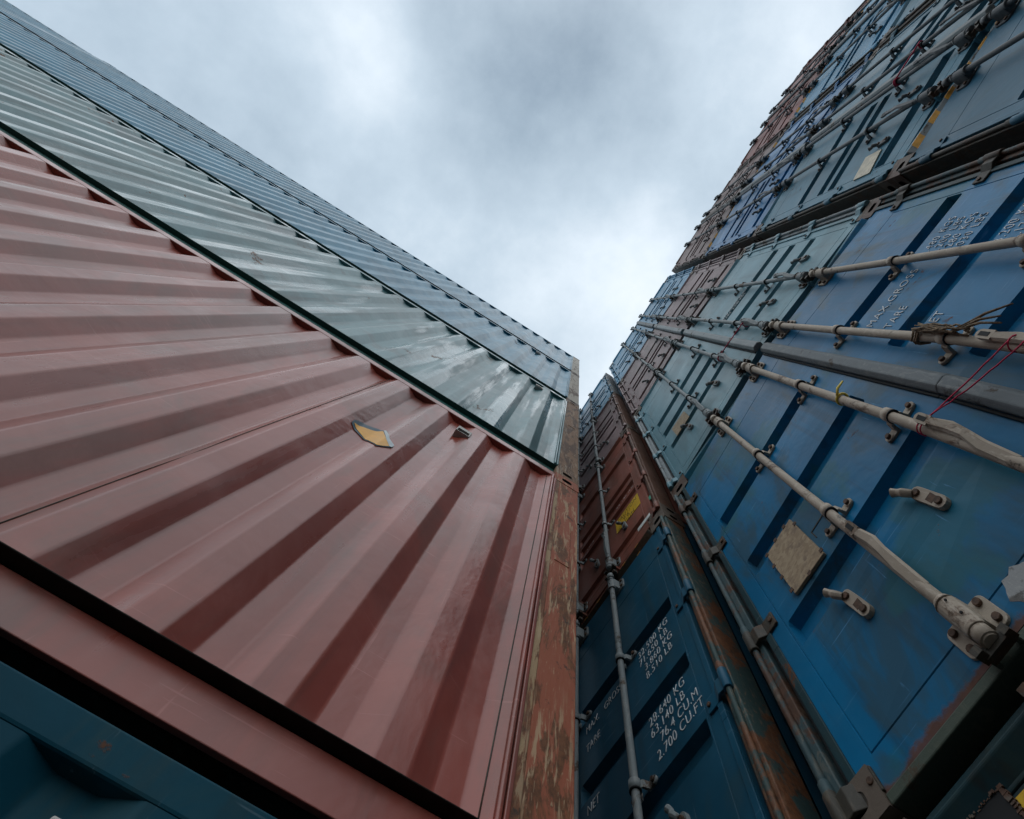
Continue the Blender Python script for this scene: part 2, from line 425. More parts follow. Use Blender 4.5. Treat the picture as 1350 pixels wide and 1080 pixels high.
# ------------------------------------------------------------------ setting: ground
GZ = -1.76
gm, gt = nt('worn asphalt yard'); gb = NB(gt)
gp = gb.n('ShaderNodeNewGeometry').outputs['Position']
gc = gb.mix(gb.step(gb.noise(gp, 0.6, 8, 0.65), 0.35, 0.65), (0.038, 0.038, 0.037), (0.075, 0.073, 0.070))
gc = gb.mix(gb.m('MULTIPLY', gb.step(gb.noise(gp, 2.5, 8, 0.7), 0.55, 0.7), 0.6), gc, (0.07, 0.066, 0.06))
gb.out(gc, 0.85, gb.noise(gp, 30, 6, 0.6), 0.3, 0.01)
g = MB(); R_ = 1500.0
g.add([(-R_, -R_, GZ), (R_, -R_, GZ), (R_, R_, GZ), (-R_, R_, GZ)], [(0, 1, 2, 3)])
go = g.build('ground', gm); go['kind'] = 'structure'

# ------------------------------------------------------------------ left stack: long corrugated sides
CW = 2.438
XL, YL = -0.210, -0.678
PITCH = 0.286
ZL = [GZ, 0.800, 3.395, 6.270, 9.195, 12.215]

def corr_profile(ya, yb, phase, depth=0.036, pitch=PITCH, flat=0.082, slope=0.066, edge0=None):
    """polyline (y, x) along a corrugated wall from ya down to yb; first slope of a period starts at phase - k*pitch"""
    inner = pitch - flat - 2 * slope
    raw = [(ya, 0.0)]
    k = 0
    while True:
        y0 = phase - k * pitch               # outer -> going -y: slope in
        p = [(y0, 0.0), (y0 - slope, -depth), (y0 - slope - inner, -depth), (y0 - 2 * slope - inner, 0.0)]
        if p[-1][0] < yb + 0.03: break
        raw += p; k += 1
    raw.append((yb, 0.0))
    # round the bends
    out = [raw[0]]
    for i in range(1, len(raw) - 1):
        a, b, c = Vector(raw[i - 1]), Vector(raw[i]), Vector(raw[i + 1])
        r = 0.0065
        d1 = (a - b); d2 = (c - b)
        r1 = min(r, d1.length * 0.45); r2 = min(r, d2.length * 0.45)
        p1 = b + d1.normalized() * r1; p2 = b + d2.normalized() * r2
        out += [tuple(p1), tuple((p1 + p2) / 4 + b / 2), tuple(p2)]
    out.append(raw[-1])
    return out

def corr_normals(prof, zs, dis):
    """flats stay flat, only the rolled bends shade round; dents tilt the normal"""
    n = len(prof); base = []
    def sn(i):
        a, b = prof[i], prof[i + 1]
        dy, dx = b[0] - a[0], b[1] - a[1]
        return Vector((-dy, dx, 0)).normalized()
    for i in range(n):
        if i == 0: base.append(sn(0))
        elif i == n - 1: base.append(sn(n - 2))
        else:
            r = (i - 1) % 3
            base.append(sn(i - 1) if r == 0 else (sn(i) if r == 2 else (sn(i - 1) + sn(i)).normalized()))
    out = []
    for z in zs:
        for i, (y, x) in enumerate(prof):
            gy = (dis(y + 0.01, z) - dis(y - 0.01, z)) / 0.02
            gz = (dis(y, z + 0.02) - dis(y, z - 0.02)) / 0.04
            out.append((base[i] + Vector((0, -gy, -gz))).normalized())
    return out

LEN = 12.192
def dent_list(seed, n, ylen, zlen, amp):
    r = random.Random(seed)
    return [(r.uniform(-ylen, 0), r.uniform(0, zlen), r.uniform(0.05, 0.35), r.uniform(0.05, 0.5), r.uniform(-amp, amp * 0.4)) for _ in range(n)]

def prof_at(prof, y):
    for (a, b) in zip(prof[:-1], prof[1:]):
        if b[0] <= y <= a[0]: return a[1] + (b[1] - a[1]) * (a[0] - y) / max(1e-9, a[0] - b[0])
    return 0.0
def side_container(z0, z1, yl, label, pm, railm, toprm, postm, castm, seed, vents=(), length=LEN, seams=(), under=None, group='corrugated containers of the side-on row', dents=26, stepback=0.0):
    h = z1 - z0 - 0.022
    xb = -stepback
    t = empty('shipping_container', (XL + xb, yl, z0), label, 'container', group)
    Y0 = -0.166; Y1 = -(length - 0.166)
    zb, zt = 0.160, h - 0.072
    # corrugated wall
    prof = corr_profile(Y0 - 0.030, Y1, -0.678 - (-0.678) - 0.191 - 0.0, )
    dl = dent_list(seed, dents, length, h, 0.009)
    NZ = 14
    def dis(y, z):
        d = 0.0
        for (dy, dz, wy, wz, am) in dl:
            q = ((y - dy) / wy) ** 2 + ((z - dz) / wz) ** 2
            if q < 6: d += am * math.exp(-q)
        return d + 0.0022 * noise.noise((y * 3.1 + seed, z * 1.3, seed * 1.7))
    mb = MB(); vs = []; fs = []
    for j in range(NZ + 1):
        z = zb + (zt - zb) * j / NZ
        e = math.sin(math.pi * j / NZ)
        for (y, x) in prof:
            d = dis(y, z)
            vs.append((x + d * min(1, e * 2.2), y + 0.6 * d * e, z))
    n = len(prof)
    for j in range(NZ):
        for i in range(n - 1):
            fs.append((j * n + i + 1, j * n + i, (j + 1) * n + i, (j + 1) * n + i + 1))
    mb.add(vs, fs, 0, True)
    sp = mb.build('side_panel', [pm], t)
    sp.data.normals_split_custom_set_from_vertices(corr_normals(prof, [zb + (zt - zb) * j / NZ for j in range(NZ + 1)], dis))
    ws = MB()
    for sy in seams:
        pts = [(prof_at(prof, sy) + 0.0012 + dis(sy, zb + (zt - zb) * j / 24.0) * min(1, 2.2 * math.sin(math.pi * j / 24.0)), sy, zb + (zt - zb) * j / 24.0) for j in range(25)]
        ws.path(pts, 0.0020, 5)
    if seams: ws.build('weld_seam', [M['grime']], t)
    # far wall, roof, floor, ends
    mb = MB(); mb.box(-CW + 0.002, -CW + 0.04, Y1, Y0, zb, zt); mb.build('side_panel', [pm], t)
    mb = MB(); mb.box(-CW + 0.08, -0.08, Y1, Y0, h - 0.03, h - 0.012); mb.build('roof_panel', [pm], t)
    mb = MB(); mb.box(-CW + 0.12, -0.12, Y1, Y0, 0.10, 0.14); mb.build('floor', [M['grime']], t)
    for yy, sgn in ((0.0, -1), (-length, 1)):
        mb = MB()
        pr = corr_profile(-0.165, -CW + 0.165, -0.25, depth=0.04, pitch=0.25, flat=0.07, slope=0.05)
        vs = []; fs = []
        for z in (0.13, h - 0.1):
            for (x, d) in pr: vs.append((x, yy + sgn * (0.02 - d), z))
        n2 = len(pr)
        for i in range(n2 - 1): fs.append((i, i + 1, n2 + i + 1, n2 + i))
        mb.add(vs, fs, 0, True); mb.build('end_panel', [pm], t)
        mb = MB()
        a, b2 = sorted((yy + sgn * 0.004, yy + sgn * 0.10))
        mb.box(-CW + 0.165, -0.165, a, b2, 0.0, 0.13); mb.box(-CW + 0.165, -0.165, a, b2, h - 0.1, h - 0.005); mb.build('end_rail', [railm], t, bevel=0.006)
    # rails
    mb = MB(); mb.box(-0.062, 0.002, Y1, Y0 - 0.004, zt, h - 0.002); mb.build('top_rail', [toprm], t, bevel=0.006)
    mb = MB(); mb.box(-CW, -CW + 0.06, Y1, Y0, zt, h - 0.002); mb.build('top_rail', [toprm], t, bevel=0.006)
    mb = MB()
    # channel-section bottom rail set back under the lip that carries the wall
    mb.box(-0.050, -0.034, Y1, Y0 - 0.004, 0.048, 0.152)
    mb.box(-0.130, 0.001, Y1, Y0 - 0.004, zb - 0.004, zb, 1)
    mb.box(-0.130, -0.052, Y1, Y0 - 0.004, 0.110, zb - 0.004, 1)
    mb.build('bottom_rail', [railm, under or M['painted_shade']], t, bevel=0.003)
    mb = MB(); mb.box(-CW + 0.03, -CW + 0.12, Y1, Y0, 0.0, zb); mb.build('bottom_rail', [railm], t, bevel=0.004)
    # posts and castings
    for (cx, cy) in ((0, 0), (-CW, 0), (0, -length), (-CW, -length)):
        x0 = -0.150 if cx == 0 else -CW - 0.002
        x1 = 0.003 if cx == 0 else -CW + 0.150
        y0 = -0.166 if cy == 0 else -length - 0.001
        y1 = 0.001 if cy == 0 else -length + 0.166
        mb = MB(); mb.box(x0, x1, y0, y1, 0.118, h - 0.118)
        if cx == 0 and cy == 0:
            mb.box(-0.02, 0.010, -0.166 - 0.010, -0.166 + 0.004, 0.16, h - 0.118, 1)      # lip weld between post and wall
            mb.path([(0.004, -0.187, 0.165), (0.004, -0.187, h - 0.075)], 0.009, 8, 1)
            mb.box(-0.01, 0.0065, -0.120, -0.040, h * 0.55, h * 0.55 + 0.5)               # doubler plate
        pmat = postm if (cx == 0 and cy == 0) else railm
        cmat = castm if (cx == 0 and cy == 0) else railm
        if cx == 0 and cy == 0 and postm is M['orangepost']: mb.box(-0.02, 0.0050, -0.1655, -0.136, 0.17, h - 0.118, 2)
        mb.build('corner_post', [pmat, pm, M['tanedge']], t, bevel=0.005)
        for zz in (-0.0, h - 0.118):
            bx = -0.158 if cx == 0 else -CW - 0.004
            by = -0.174 if cy == 0 else -length - 0.004
            casting(t, bx, by, zz, 0.164, 0.178, 0.118 + (0.0 if zz == 0 else 0.020), ('+x' if cx == 0 else '-x', '+y' if cy == 0 else '-y'), cmat)
    for (vy, vz) in vents:
        vb = MB()
        vb.prism([(-0.0365, vz + 0.052), (0.006, vz + 0.050), (0.012, vz + 0.044), (0.012, vz + 0.006), (-0.0365, vz + 0.006)], 1, vy - 0.045, vy + 0.045, 0)
        for (ya, yb2) in ((vy - 0.045, vy - 0.037), (vy + 0.037, vy + 0.045)): vb.box(-0.0365, 0.012, ya, yb2, vz - 0.050, vz + 0.006, 0)
        vb.box(-0.0365, 0.012, vy - 0.037, vy + 0.037, vz - 0.050, vz - 0.043, 0)
        vb.box(-0.0365, -0.006, vy - 0.037, vy + 0.037, vz - 0.043, vz + 0.0055, 1)
        for q in range(3): vb.box(-0.006, 0.004, vy - 0.037, vy + 0.037, vz - 0.034 + q * 0.014, vz - 0.031 + q * 0.014, 1)
        vb.build('vent', [M['ventgrey'], M['grime']], t, bevel=0.002)
    return t, h, prof

redpaint = paint('faded red oxide paint', (0.300, 0.066, 0.045), 0.34, 0.0, 0.22, 0.45, faded=(0.340, 0.118, 0.094), bump=0.45, wet=0.10, spec=0.55, smear=0.26, scuff=0.4)
greypaint = paint('grey green paint', (0.060, 0.185, 0.205), 0.40, 0.40, 0.50, 0.60, faded=(0.235, 0.350, 0.360), other=(0.04, 0.07, 0.075), bump=0.6, spec=0.60, wet=0.22)
blueleft = paint('slate blue paint', (0.034, 0.205, 0.315), 0.36, 0.10, 0.12, 0.30, faded=(0.10, 0.24, 0.35), bump=0.5, spec=0.22, smear=0.05)
blueleft2 = paint('blue grey paint', (0.038, 0.190, 0.290), 0.36, 0.10, 0.12, 0.30, faded=(0.10, 0.23, 0.33), bump=0.5, spec=0.22, smear=0.05)
tealblue = paint('dark teal blue paint', (0.003, 0.050, 0.078), 0.5, 0.10, 0.3, 0.3, faded=(0.008, 0.070, 0.105), bump=0.5, spec=0.06)

L1 = side_container(ZL[0], ZL[1], YL, 'dark teal blue corrugated container on the ground, under the faded red one', tealblue, tealblue, tealblue, M['tealpost'], M['casting'], 3, vents=((-1.478 - YL, 0.585 - GZ),))
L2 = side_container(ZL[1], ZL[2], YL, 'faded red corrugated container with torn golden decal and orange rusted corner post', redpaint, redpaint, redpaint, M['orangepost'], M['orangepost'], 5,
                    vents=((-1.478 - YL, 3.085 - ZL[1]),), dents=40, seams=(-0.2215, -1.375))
L3 = side_container(ZL[2], ZL[3], YL, 'grey green corrugated container on dark green rail, above the red one', greypaint, M['darkgreen'], greypaint, M['brownflake'], M['brownflake'], 9,
                    vents=((-1.205 - YL, 5.96 - ZL[2]),), dents=60, under=M['darkgreen'])
L4 = side_container(ZL[3], ZL[4], YL, 'slate blue corrugated container beneath the topmost one, next to the rusted corner', blueleft, M['darkgreen'], blueleft, M['cream'], M['casting'], 13,
                    vents=((-1.478 - YL, 8.88 - ZL[3]),), dents=40, under=M['darkgreen'])
L5 = side_container(ZL[4], ZL[5], YL, 'blue grey corrugated container on top of the side-on row, corner against the sky', blueleft2, blueleft2, blueleft2, M['cream'], M['casting'], 17,
                    vents=((-1.478 - YL, 11.9 - ZL[4]),), dents=40)
y2 = YL - LEN - 0.10
bay2 = [('teal blue corrugated container on the ground in the farther block of the side-on row', tealblue),
        ('rust red corrugated container in the farther block of the side-on row, on the ground container', redpaint),
        ('grey green corrugated container midway up the farther block of the side-on row', greypaint),
        ('slate blue corrugated container second from the top of the farther block of the side-on row', blueleft),
        ('blue corrugated container topping the farther block of the side-on row at the far upper left', blueleft2)]
for i, (lb, pm) in enumerate(bay2):
    side_container(ZL[i], ZL[i + 1] - (0.0 if i < 4 else 0.04), y2, lb, pm, pm, pm, pm, pm, 30 + i, dents=12, stepback=0.025)

# torn decal draped over the corrugations of the red container
def prof_x(prof, y):
    for (a, b) in zip(prof[:-1], prof[1:]):
        if b[0] <= y <= a[0]:
            f = (a[0] - y) / max(1e-9, a[0] - b[0])
            return a[1] + (b[1] - a[1]) * f
    return 0.0
def drape(parent, outline, lift, mat, name, prof, z0):
    """polygon given in world (y,z) cut in thin strips that follow the wall"""
    ys = [p[0] for p in outline]
    y0, y1 = min(ys), max(ys)
    N = 60
    def span(y):
        zs = []
        for (a, b) in zip(outline, outline[1:] + outline[:1]):
            if (a[0] - y) * (b[0] - y) <= 0 and a[0] != b[0]:
                zs.append(a[1] + (b[1] - a[1]) * (y - a[0]) / (b[0] - a[0]))
        return (min(zs), max(zs)) if zs else None
    mb = MB(); vs = []; fs = []
    for i in range(N + 1):
        y = y0 + (y1 - y0) * min(max(i / N, 0.001), 0.999)
        a, b = span(y)
        x = prof_x(prof, y - YL) + lift
        vs += [(x, y - YL, a - z0), (x, y - YL, b - z0)]
    for i in range(N): fs.append((2 * i, 2 * i + 2, 2 * i + 3, 2 * i + 1))
    mb.add(vs, fs)
    return mb.build(name, [mat], parent)
t2, h2, prof2 = L2
OUT = [(-1.897, 2.39), (-1.899, 2.43), (-1.871, 2.486), (-1.824, 2.512), (-1.801, 2.531), (-1.767, 2.522), (-1.712, 2.406), (-1.668, 2.364), (-1.67, 2.331), (-1.696, 2.296), (-1.722, 2.262), (-1.773, 2.317), (-1.819, 2.348)]
INN = [(-1.888, 2.408), (-1.856, 2.446), (-1.817, 2.468), (-1.774, 2.507), (-1.722, 2.385), (-1.679, 2.332), (-1.701, 2.295), (-1.723, 2.27), (-1.776, 2.326), (-1.819, 2.36)]
dcl = drape(t2, OUT, 0.0035, M['decalborder'], 'decal', prof2, ZL[1])
drape(dcl, INN, 0.0050, M['gold'], 'decal_field', prof2, ZL[1])
drape(dcl, [(-1.775, 2.518), (-1.766, 2.522), (-1.712, 2.406), (-1.668, 2.364), (-1.67, 2.331), (-1.68, 2.328), (-1.72, 2.383)], 0.0056, M['decalgrey'], 'torn_edge', prof2, ZL[1])

# ------------------------------------------------------------------ right row: containers with their door ends towards us
D_IN = 0.055
def door_container(x0, z0, z1, label, P, bow=(0.085, 0.085), recess=((1.697, 1.580), (1.205, 1.070), (0.712, 0.575)), yf=0.0, length=6.06, group='containers of the door-end row', detail=True):
    """P: dict of materials: door, frame (door edges), post, rod, bar, cast, sill, header, body"""
    h = z1 - z0 - 0.022
    W = CW
    k = h / 2.576
    t = empty('shipping_container', (x0, yf, z0), label, 'container', group)
    def bowf(p):
        f = max(0.0, min(1.0, p[2] / (0.26 * h))); b = bow[0] + (bow[1] - bow[0]) * f
        tri = p[0] / (W / 2) if p[0] < W / 2 else (W - p[0]) / (W / 2)
        return (p[0], p[1] - b * max(0, tri), p[2])
    zdb, zdt = 0.034, h - 0.105
    # frame of the container
    for s in (0, 1):
        mb = MB()
        X = lambda a: a if s == 0 else W - a
        xa, xb = sorted((X(0.002), X(0.062)))
        mb.box(xa, xb, 0.0, 0.15, 0.118, h - 0.118)
        xa, xb = sorted((X(0.062), X(0.085)))
        mb.box(xa, xb, 0.055, 0.15, 0.10, h - 0.10)
        mb.path([(X(0.026), -0.012, 0.10), (X(0.026), -0.012, h - 0.10)], 0.0125, 10)
        for zz in (0.10, 0.82, 1.53, 2.22):
            mb.path([(X(0.026), -0.012, zz * k - 0.07), (X(0.026), -0.012, zz * k + 0.07)], 0.0175, 10)
        mb.build('corner_post', [P['post']], t, bevel=0.004)
        for yb in (-0.005, length - 0.173):
            for zz in (0.0, h - 0.118):
                bx = -0.003 if s == 0 else W - 0.161
                casting(t, bx, yb, zz, 0.164, 0.178, 0.118 + (0.020 if zz > 0 else 0.0), ('-y' if yb < 1 else '+y', '-x' if s == 0 else '+x'), P['cast'])
        # rear post
        mb = MB(); xa, xb = sorted((X(0.002), X(0.15))); mb.box(xa, xb, length - 0.15, length - 0.002, 0.118, h - 0.118); mb.build('corner_post', [P['post']], t)
        # long side wall, corrugated
        pr = corr_profile(-0.16, -(length - 0.16), -0.22)
        vs = []; fs = []
        for z in (0.14, h - 0.07):
            for (y, d) in pr: vs.append((X(0.004 - d), -y, z))
        n = len(pr)
        for i in range(n - 1): fs.append((i, i + 1, n + i + 1, n + i) if s else (i + 1, i, n + i, n + i + 1))
        mb = MB(); mb.add(vs, fs, 0, True); mb.build('side_panel', [P['body']], t)
        mb = MB(); xa, xb = sorted((X(0.002), X(0.07)))
        mb.box(xa, xb, 0.175, length - 0.175, h - 0.07, h - 0.004); mb.build('top_rail', [P['body']], t, bevel=0.004)
        mb = MB(); mb.box(xa, xb, 0.175, length - 0.175, 0.012, 0.14); mb.build('bottom_rail', [P['body']], t, bevel=0.004)
    mb = MB(); mb.box(0.07, W - 0.07, 0.10, length - 0.05, h - 0.03, h - 0.014); mb.build('roof_panel', [P['body']], t)
    mb = MB(); mb.box(0.07, W - 0.07, 0.12, length - 0.05, 0.10, 0.14); mb.build('floor', [M['grime']], t)
    mb = MB(); mb.box(0.15, W - 0.15, length - 0.05, length - 0.012, 0.03, h - 0.03); mb.build('end_panel', [P['body']], t)
    # header and sill
    mb = MB()
    mb.box(0.162, W - 0.162, 0.010, 0.12, h - 0.100, h - 0.004)
    mb.prism([(0.018, h - 0.100), (-0.024, h - 0.052), (-0.024, h - 0.044), (0.018, h - 0.03)], 0, 0.17, W - 0.17)
    hd = mb.build('header_beam', [P['header']], t, bevel=0.004)
    if P.get('stripes'):
        sb = MB(); x = 0.20; i = 0
        while x < W - 0.25:
            w = 0.085 if P['stripes'] == 1 else 0.040
            sb.add([(x, 0.006, h - 0.095), (x + w, 0.006, h - 0.095), (x + w + 0.03, 0.006, h - 0.03), (x + 0.03, 0.006, h - 0.03)], [(0, 1, 2, 3)], 0)
            sb.add([(x + 0.03, -0.0255, h - 0.051), (x + 0.03 + w, -0.0255, h - 0.051), (x + 0.03 + w, -0.0255, h - 0.045), (x + 0.03, -0.0255, h - 0.045)], [(0, 1, 2, 3)], 0)
            if P['stripes'] == 1: sb.add([(x + 0.0, 0.0165, h - 0.1015), (x + w, 0.0165, h - 0.1015), (x + w + 0.02, -0.0262, h - 0.0525), (x + 0.02, -0.0262, h - 0.0525)], [(0, 1, 2, 3)], 0)
            x += 0.17
        sb.build('hazard_stripe', [M['hazard']], hd)
    mb = MB()
    mb.box(0.162, W - 0.162, 0.0, 0.14, 0.0, 0.030)
    mb.box(0.162, W - 0.162, 0.062, 0.14, 0.030, 0.115)
    for xx in P['rods']:
        mb.box(xx - 0.045, xx - 0.030, -0.050, 0.0, 0.002, 0.028); mb.box(xx + 0.030, xx + 0.045, -0.050, 0.0, 0.002, 0.028)
    mb.build('sill_beam', [P['sill']], t, bevel=0.004)

    rods = P['rods']
    rodm = P['rod']
    for s in (0, 1):
        a, b = (0.088, W / 2 - 0.004) if s == 0 else (W / 2 + 0.004, W - 0.088)
        X = (lambda q: q) if s == 0 else (lambda q: W - q)
        # --- door leaf: pressed sheet with recesses in a folded frame
        xs = sorted([X(q) for q in (0.088, 0.1845, 0.1875, 0.1905, 0.197, 0.207, 1.076, 1.088, 1.14, W / 2 - 0.004)])
        gx = X(0.1875)
        rx = sorted((X(0.197), X(1.088))); ri = sorted((X(0.207), X(1.076)))
        gt_, gb_ = h - 0.398, 0.135
        if P.get('groove_top'): gt_ = P['groove_top']
        zset = {zdb, zdt, 0.26 * h, gt_, gt_ - 0.003, gt_ + 0.003, gb_, gb_ - 0.003, gb_ + 0.003}
        for (rt, rb) in recess:
            sl = min(0.018, (rt - rb) * 0.25)
            for q in (rb, rb + sl, rt - sl, rt): zset.add(q)
        for q in (0.4, 0.5, 0.9, 1.4, 1.9, 2.1): zset.add(q * k + 0.0007)
        zs = sorted(zset)
        def dep(x, z):
            d = 0.0
            for (rt, rb) in recess:
                sl = min(0.018, (rt - rb) * 0.25)
                if ri[0] - 1e-6 <= x <= ri[1] + 1e-6 and rb + sl - 1e-6 <= z <= rt - sl + 1e-6: d = P.get('rdepth', 0.046)
            if abs(x - gx) < 1e-6 and gb_ - 1e-6 <= z <= gt_ + 1e-6: d = max(d, 0.005)
            if (abs(z - gt_) < 1e-6 or abs(z - gb_) < 1e-6) and min(gx, X(1.14)) - 1e-6 <= x <= max(gx, X(1.14)) + 1e-6: d = max(d, 0.005)
            return d
        nx, nz = len(xs), len(zs)
        mb = MB()
        y0 = 0.012
        vs = [(x, y0 + dep(x, z), z) for z in zs for x in xs]
        fs = [(j * nx + i, j * nx + i + 1, (j + 1) * nx + i + 1, (j + 1) * nx + i) for j in range(nz - 1) for i in range(nx - 1)]
        mb.add(vs, fs, 0)
        # edges and back
        mb.add([(a, y0, zdb), (b, y0, zdb), (b, y0 + D_IN, zdb), (a, y0 + D_IN, zdb)], [(3, 2, 1, 0)], 1)
        mb.add([(a, y0, zdt), (b, y0, zdt), (b, y0 + D_IN, zdt), (a, y0 + D_IN, zdt)], [(0, 1, 2, 3)], 1)
        mb.add([(a, y0, zdb), (a, y0, zdt), (a, y0 + D_IN, zdt), (a, y0 + D_IN, zdb)], [(0, 1, 2, 3)], 1)
        mb.add([(b, y0, zdb), (b, y0, zdt), (b, y0 + D_IN, zdt), (b, y0 + D_IN, zdb)], [(3, 2, 1, 0)], 1)
        mb.add([(a, y0 + D_IN, zdb), (b, y0 + D_IN, zdb), (b, y0 + D_IN, zdt), (a, y0 + D_IN, zdt)], [(3, 2, 1, 0)], 1)
        # outer edge strip of the leaf carries the worn frame colour
        dr = mb.build('door', [P['door'], P['frame']], t, bowf)
        # --- rubber seal along the leaf's hinge edge, folded edge tube
        mb = MB()
        xa, xb = sorted((X(0.066), X(0.087))); mb.box(xa, xb, 0.030, 0.06, zdb, 0.26 * h, 0); mb.box(xa, xb, 0.030, 0.06, 0.26 * h, zdt, 0)
        xa, xb = sorted((X(0.0885), X(0.118))); mb.box(xa, xb, 0.002, 0.0115, zdb + 0.004, 0.26 * h, 1); mb.box(xa, xb, 0.002, 0.0115, 0.26 * h, zdt - 0.004, 1)
        mb.build('door_edge', [M['black'], P['frame']], dr, bowf, bevel=0.003)
        # --- hinges
        for zz in (0.10, 0.815, 1.530, 2.22):
            z = zz * k
            hb = MB()
            o = [(X(0.022), -0.016), (X(0.075), -0.022), (X(0.105), 0.000), (X(0.168), 0.000), (X(0.168), 0.011), (X(0.098), 0.011), (X(0.070), -0.008), (X(0.022), 0.0)]
            if s: o.reverse()
            zw0, zw1 = z - 0.060, z + 0.012
            hb.prism(o, 2, zw0, zw1, 0)
            hb.path([(X(0.026), -0.013, z - 0.075), (X(0.026), -0.013, z + 0.030)], 0.021, 10, 0)
            disc(hb, (X(0.150), 0.0, z - 0.024), (0, -1, 0), 0.011, 0.008, 8, 1)
            hb.build('hinge', [P.get('hinge', P['frame']), M['bolt']], dr, bowf, bevel=0.003)
        # --- locking rods
        for rx_ in (rods[:2] if s == 0 else rods[2:]):
            yr = -0.046
            rb_ = MB()
            zt_, zb_ = h - 0.055, 0.012
            N = 10
            wob = rnd.uniform(-0.004, 0.004)
            rb_.path([(rx_ + wob * math.sin(math.pi * i / N), yr + wob * 0.5 * math.sin(2 * math.pi * i / N), zb_ + (zt_ - zb_) * i / N) for i in range(N + 1)], P.get('rodr', 0.0175), 14, 0)
            # cam heads
            for zc, up in ((zt_, 1), (zb_, -1)):
                rb_.path([(rx_, yr, zc - up * 0.055), (rx_, yr, zc - up * 0.005)], 0.0245, 12, 0)
                rb_.box(rx_ - 0.040, rx_ + 0.040, yr + 0.004, yr + 0.030, zc - 0.014, zc + 0.014, 1)
                rb_.box(rx_ - 0.052, rx_ - 0.028, yr - 0.018, yr + 0.020, zc - 0.010, zc + 0.012, 1)
                rb_.box(rx_ + 0.030, rx_ + 0.050, yr - 0.006, yr + 0.024, zc - 0.016, zc + 0.008, 1)
            rod = rb_.build('lock_rod', [rodm, P['cam']], dr, bowf)
            # --- guides that hold the rod
            for zg in (1.590 * k, 0.785 * k):
                g_ = MB()
                g_.path([(rx_, yr, zg - 0.030), (rx_, yr, zg + 0.012)], 0.0255, 14, 0)
                g_.path([(rx_, yr, zg - 0.036), (rx_, yr, zg - 0.030)], 0.0262, 14, 2)
                for sg in (-1, 1):
                    ca = [(rx_ + sg * 0.018, yr + 0.012), (rx_ + sg * 0.030, yr + 0.020), (rx_ + sg * 0.036, 0.002), (rx_ + sg * 0.070, 0.002), (rx_ + sg * 0.070, 0.0115), (rx_ + sg * 0.024, 0.0115)]
                    if sg < 0: ca.reverse()
                    g_.prism(ca, 2, zg - 0.024, zg + 0.010, 0)
                    g_.path([(rx_ + sg * 0.067, 0.010, zg - 0.007), (rx_ + sg * 0.067, -0.002, zg - 0.007)], 0.0175, 10, 0)
                    disc(g_, (rx_ + sg * 0.066, -0.001, zg - 0.007), (0, -1, 0), 0.0105, 0.012, 6, 1)
                g_.build('rod_guide', [rodm, M['bolt'], M['black']], rod, bowf)
            # --- bracket plates at both ends
            for zg, up in ((0.110, -1), (h - 0.200, 1)):
                b_ = MB()
                o = []
                for (cx, cz) in ((-0.052, -0.033), (0.052, -0.033), (0.052, 0.033), (-0.052, 0.033)):
                    for q in range(5):
                        an = math.atan2(cz, cx); base_a = {(-1, -1): 180, (1, -1): 270, (1, 1): 0, (-1, 1): 90}[(1 if cx > 0 else -1, 1 if cz > 0 else -1)]
                        an = math.radians(base_a + q * 22.5)
                        o.append((rx_ + cx + 0.019 * math.cos(an), zg + cz + 0.019 * math.sin(an)))
                b_.prism(o, 1, 0.0005, 0.0115, 0)
                ob = [(rx_ + 0.030 * math.cos(math.radians(q)), yr + 0.004 - 0.028 * math.sin(math.radians(q))) for q in range(0, 181, 20)]
                b_.prism([(rx_ + 0.031, 0.0008)] + ob + [(rx_ - 0.031, 0.0008)], 2, zg - 0.046, zg + 0.050, 0)
                b_.path([(rx_, yr, zg + 0.050), (rx_, yr, zg + 0.066)], [0.0300, 0.0235], 14, 0)
                b_.path([(rx_, yr, zg - 0.060), (rx_, yr, zg - 0.046)], 0.0285, 14, 0)
                for sx in (-1, 1):
                    for sz in (-1, 1):
                        disc(b_, (rx_ + sx * 0.051, 0.0015, zg + sz * 0.031), (0, -1, 0), 0.0115, 0.012, 8, 1)
                disc(b_, (rx_ + 0.012, yr - 0.0245, zg + 0.034), (0, -1, 0), 0.0045, 0.004, 8, 2); disc(b_, (rx_ + 0.012, yr - 0.0245, zg - 0.020), (0, -1, 0), 0.0045, 0.004, 8, 2)
                b_.build('rod_bracket', [rodm, M['bolt'], M['black']], rod, bowf, bevel=0.002)
            # --- handle hanging along the rod
            hb = MB()
            z0h, z1h = 0.235, 0.565
            off = 0.012 if rx_ in (rods[0], rods[2]) else 0.020
            pts = [(0.0, 0.000, z0h), (0.004, -0.016, z0h + 0.10), (off, -0.026, z0h + 0.17), (off + 0.004, -0.024, z0h + 0.23), (off - 0.004, -0.030, z1h - 0.03)]
            vs = []; fs = []
            wd = [0.020, 0.021, 0.016, 0.020, 0.017]
            for (px, py, pz), w_ in zip(pts, wd):
                for (ux, uy) in ((-w_, 0), (-w_ * 0.6, -0.010), (w_ * 0.6, -0.010), (w_, 0), (w_ * 0.6, 0.004), (-w_ * 0.6, 0.004)):
                    vs.append((rx_ + px + ux, yr + py - 0.006 + uy, pz))
            for i in range(len(pts) - 1):
                for q in range(6): fs.append((i * 6 + q, i * 6 + (q + 1) % 6, (i + 1) * 6 + (q + 1) % 6, (i + 1) * 6 + q))
            fs.append(tuple(range(5, -1, -1)))
            hb.add(vs, fs, 0, False)
            # slotted free end of the handle
            ex, ey = rx_ + pts[-1][0], yr + pts[-1][1] - 0.006
            zo = z1h - 0.034
            o = [(ex + 0.0175 * math.cos(math.radians(q)), zo + 0.046 + 0.0175 * math.sin(math.radians(q))) for q in range(0, 181, 30)] + [(ex - 0.0175, zo), (ex + 0.0175, zo)]
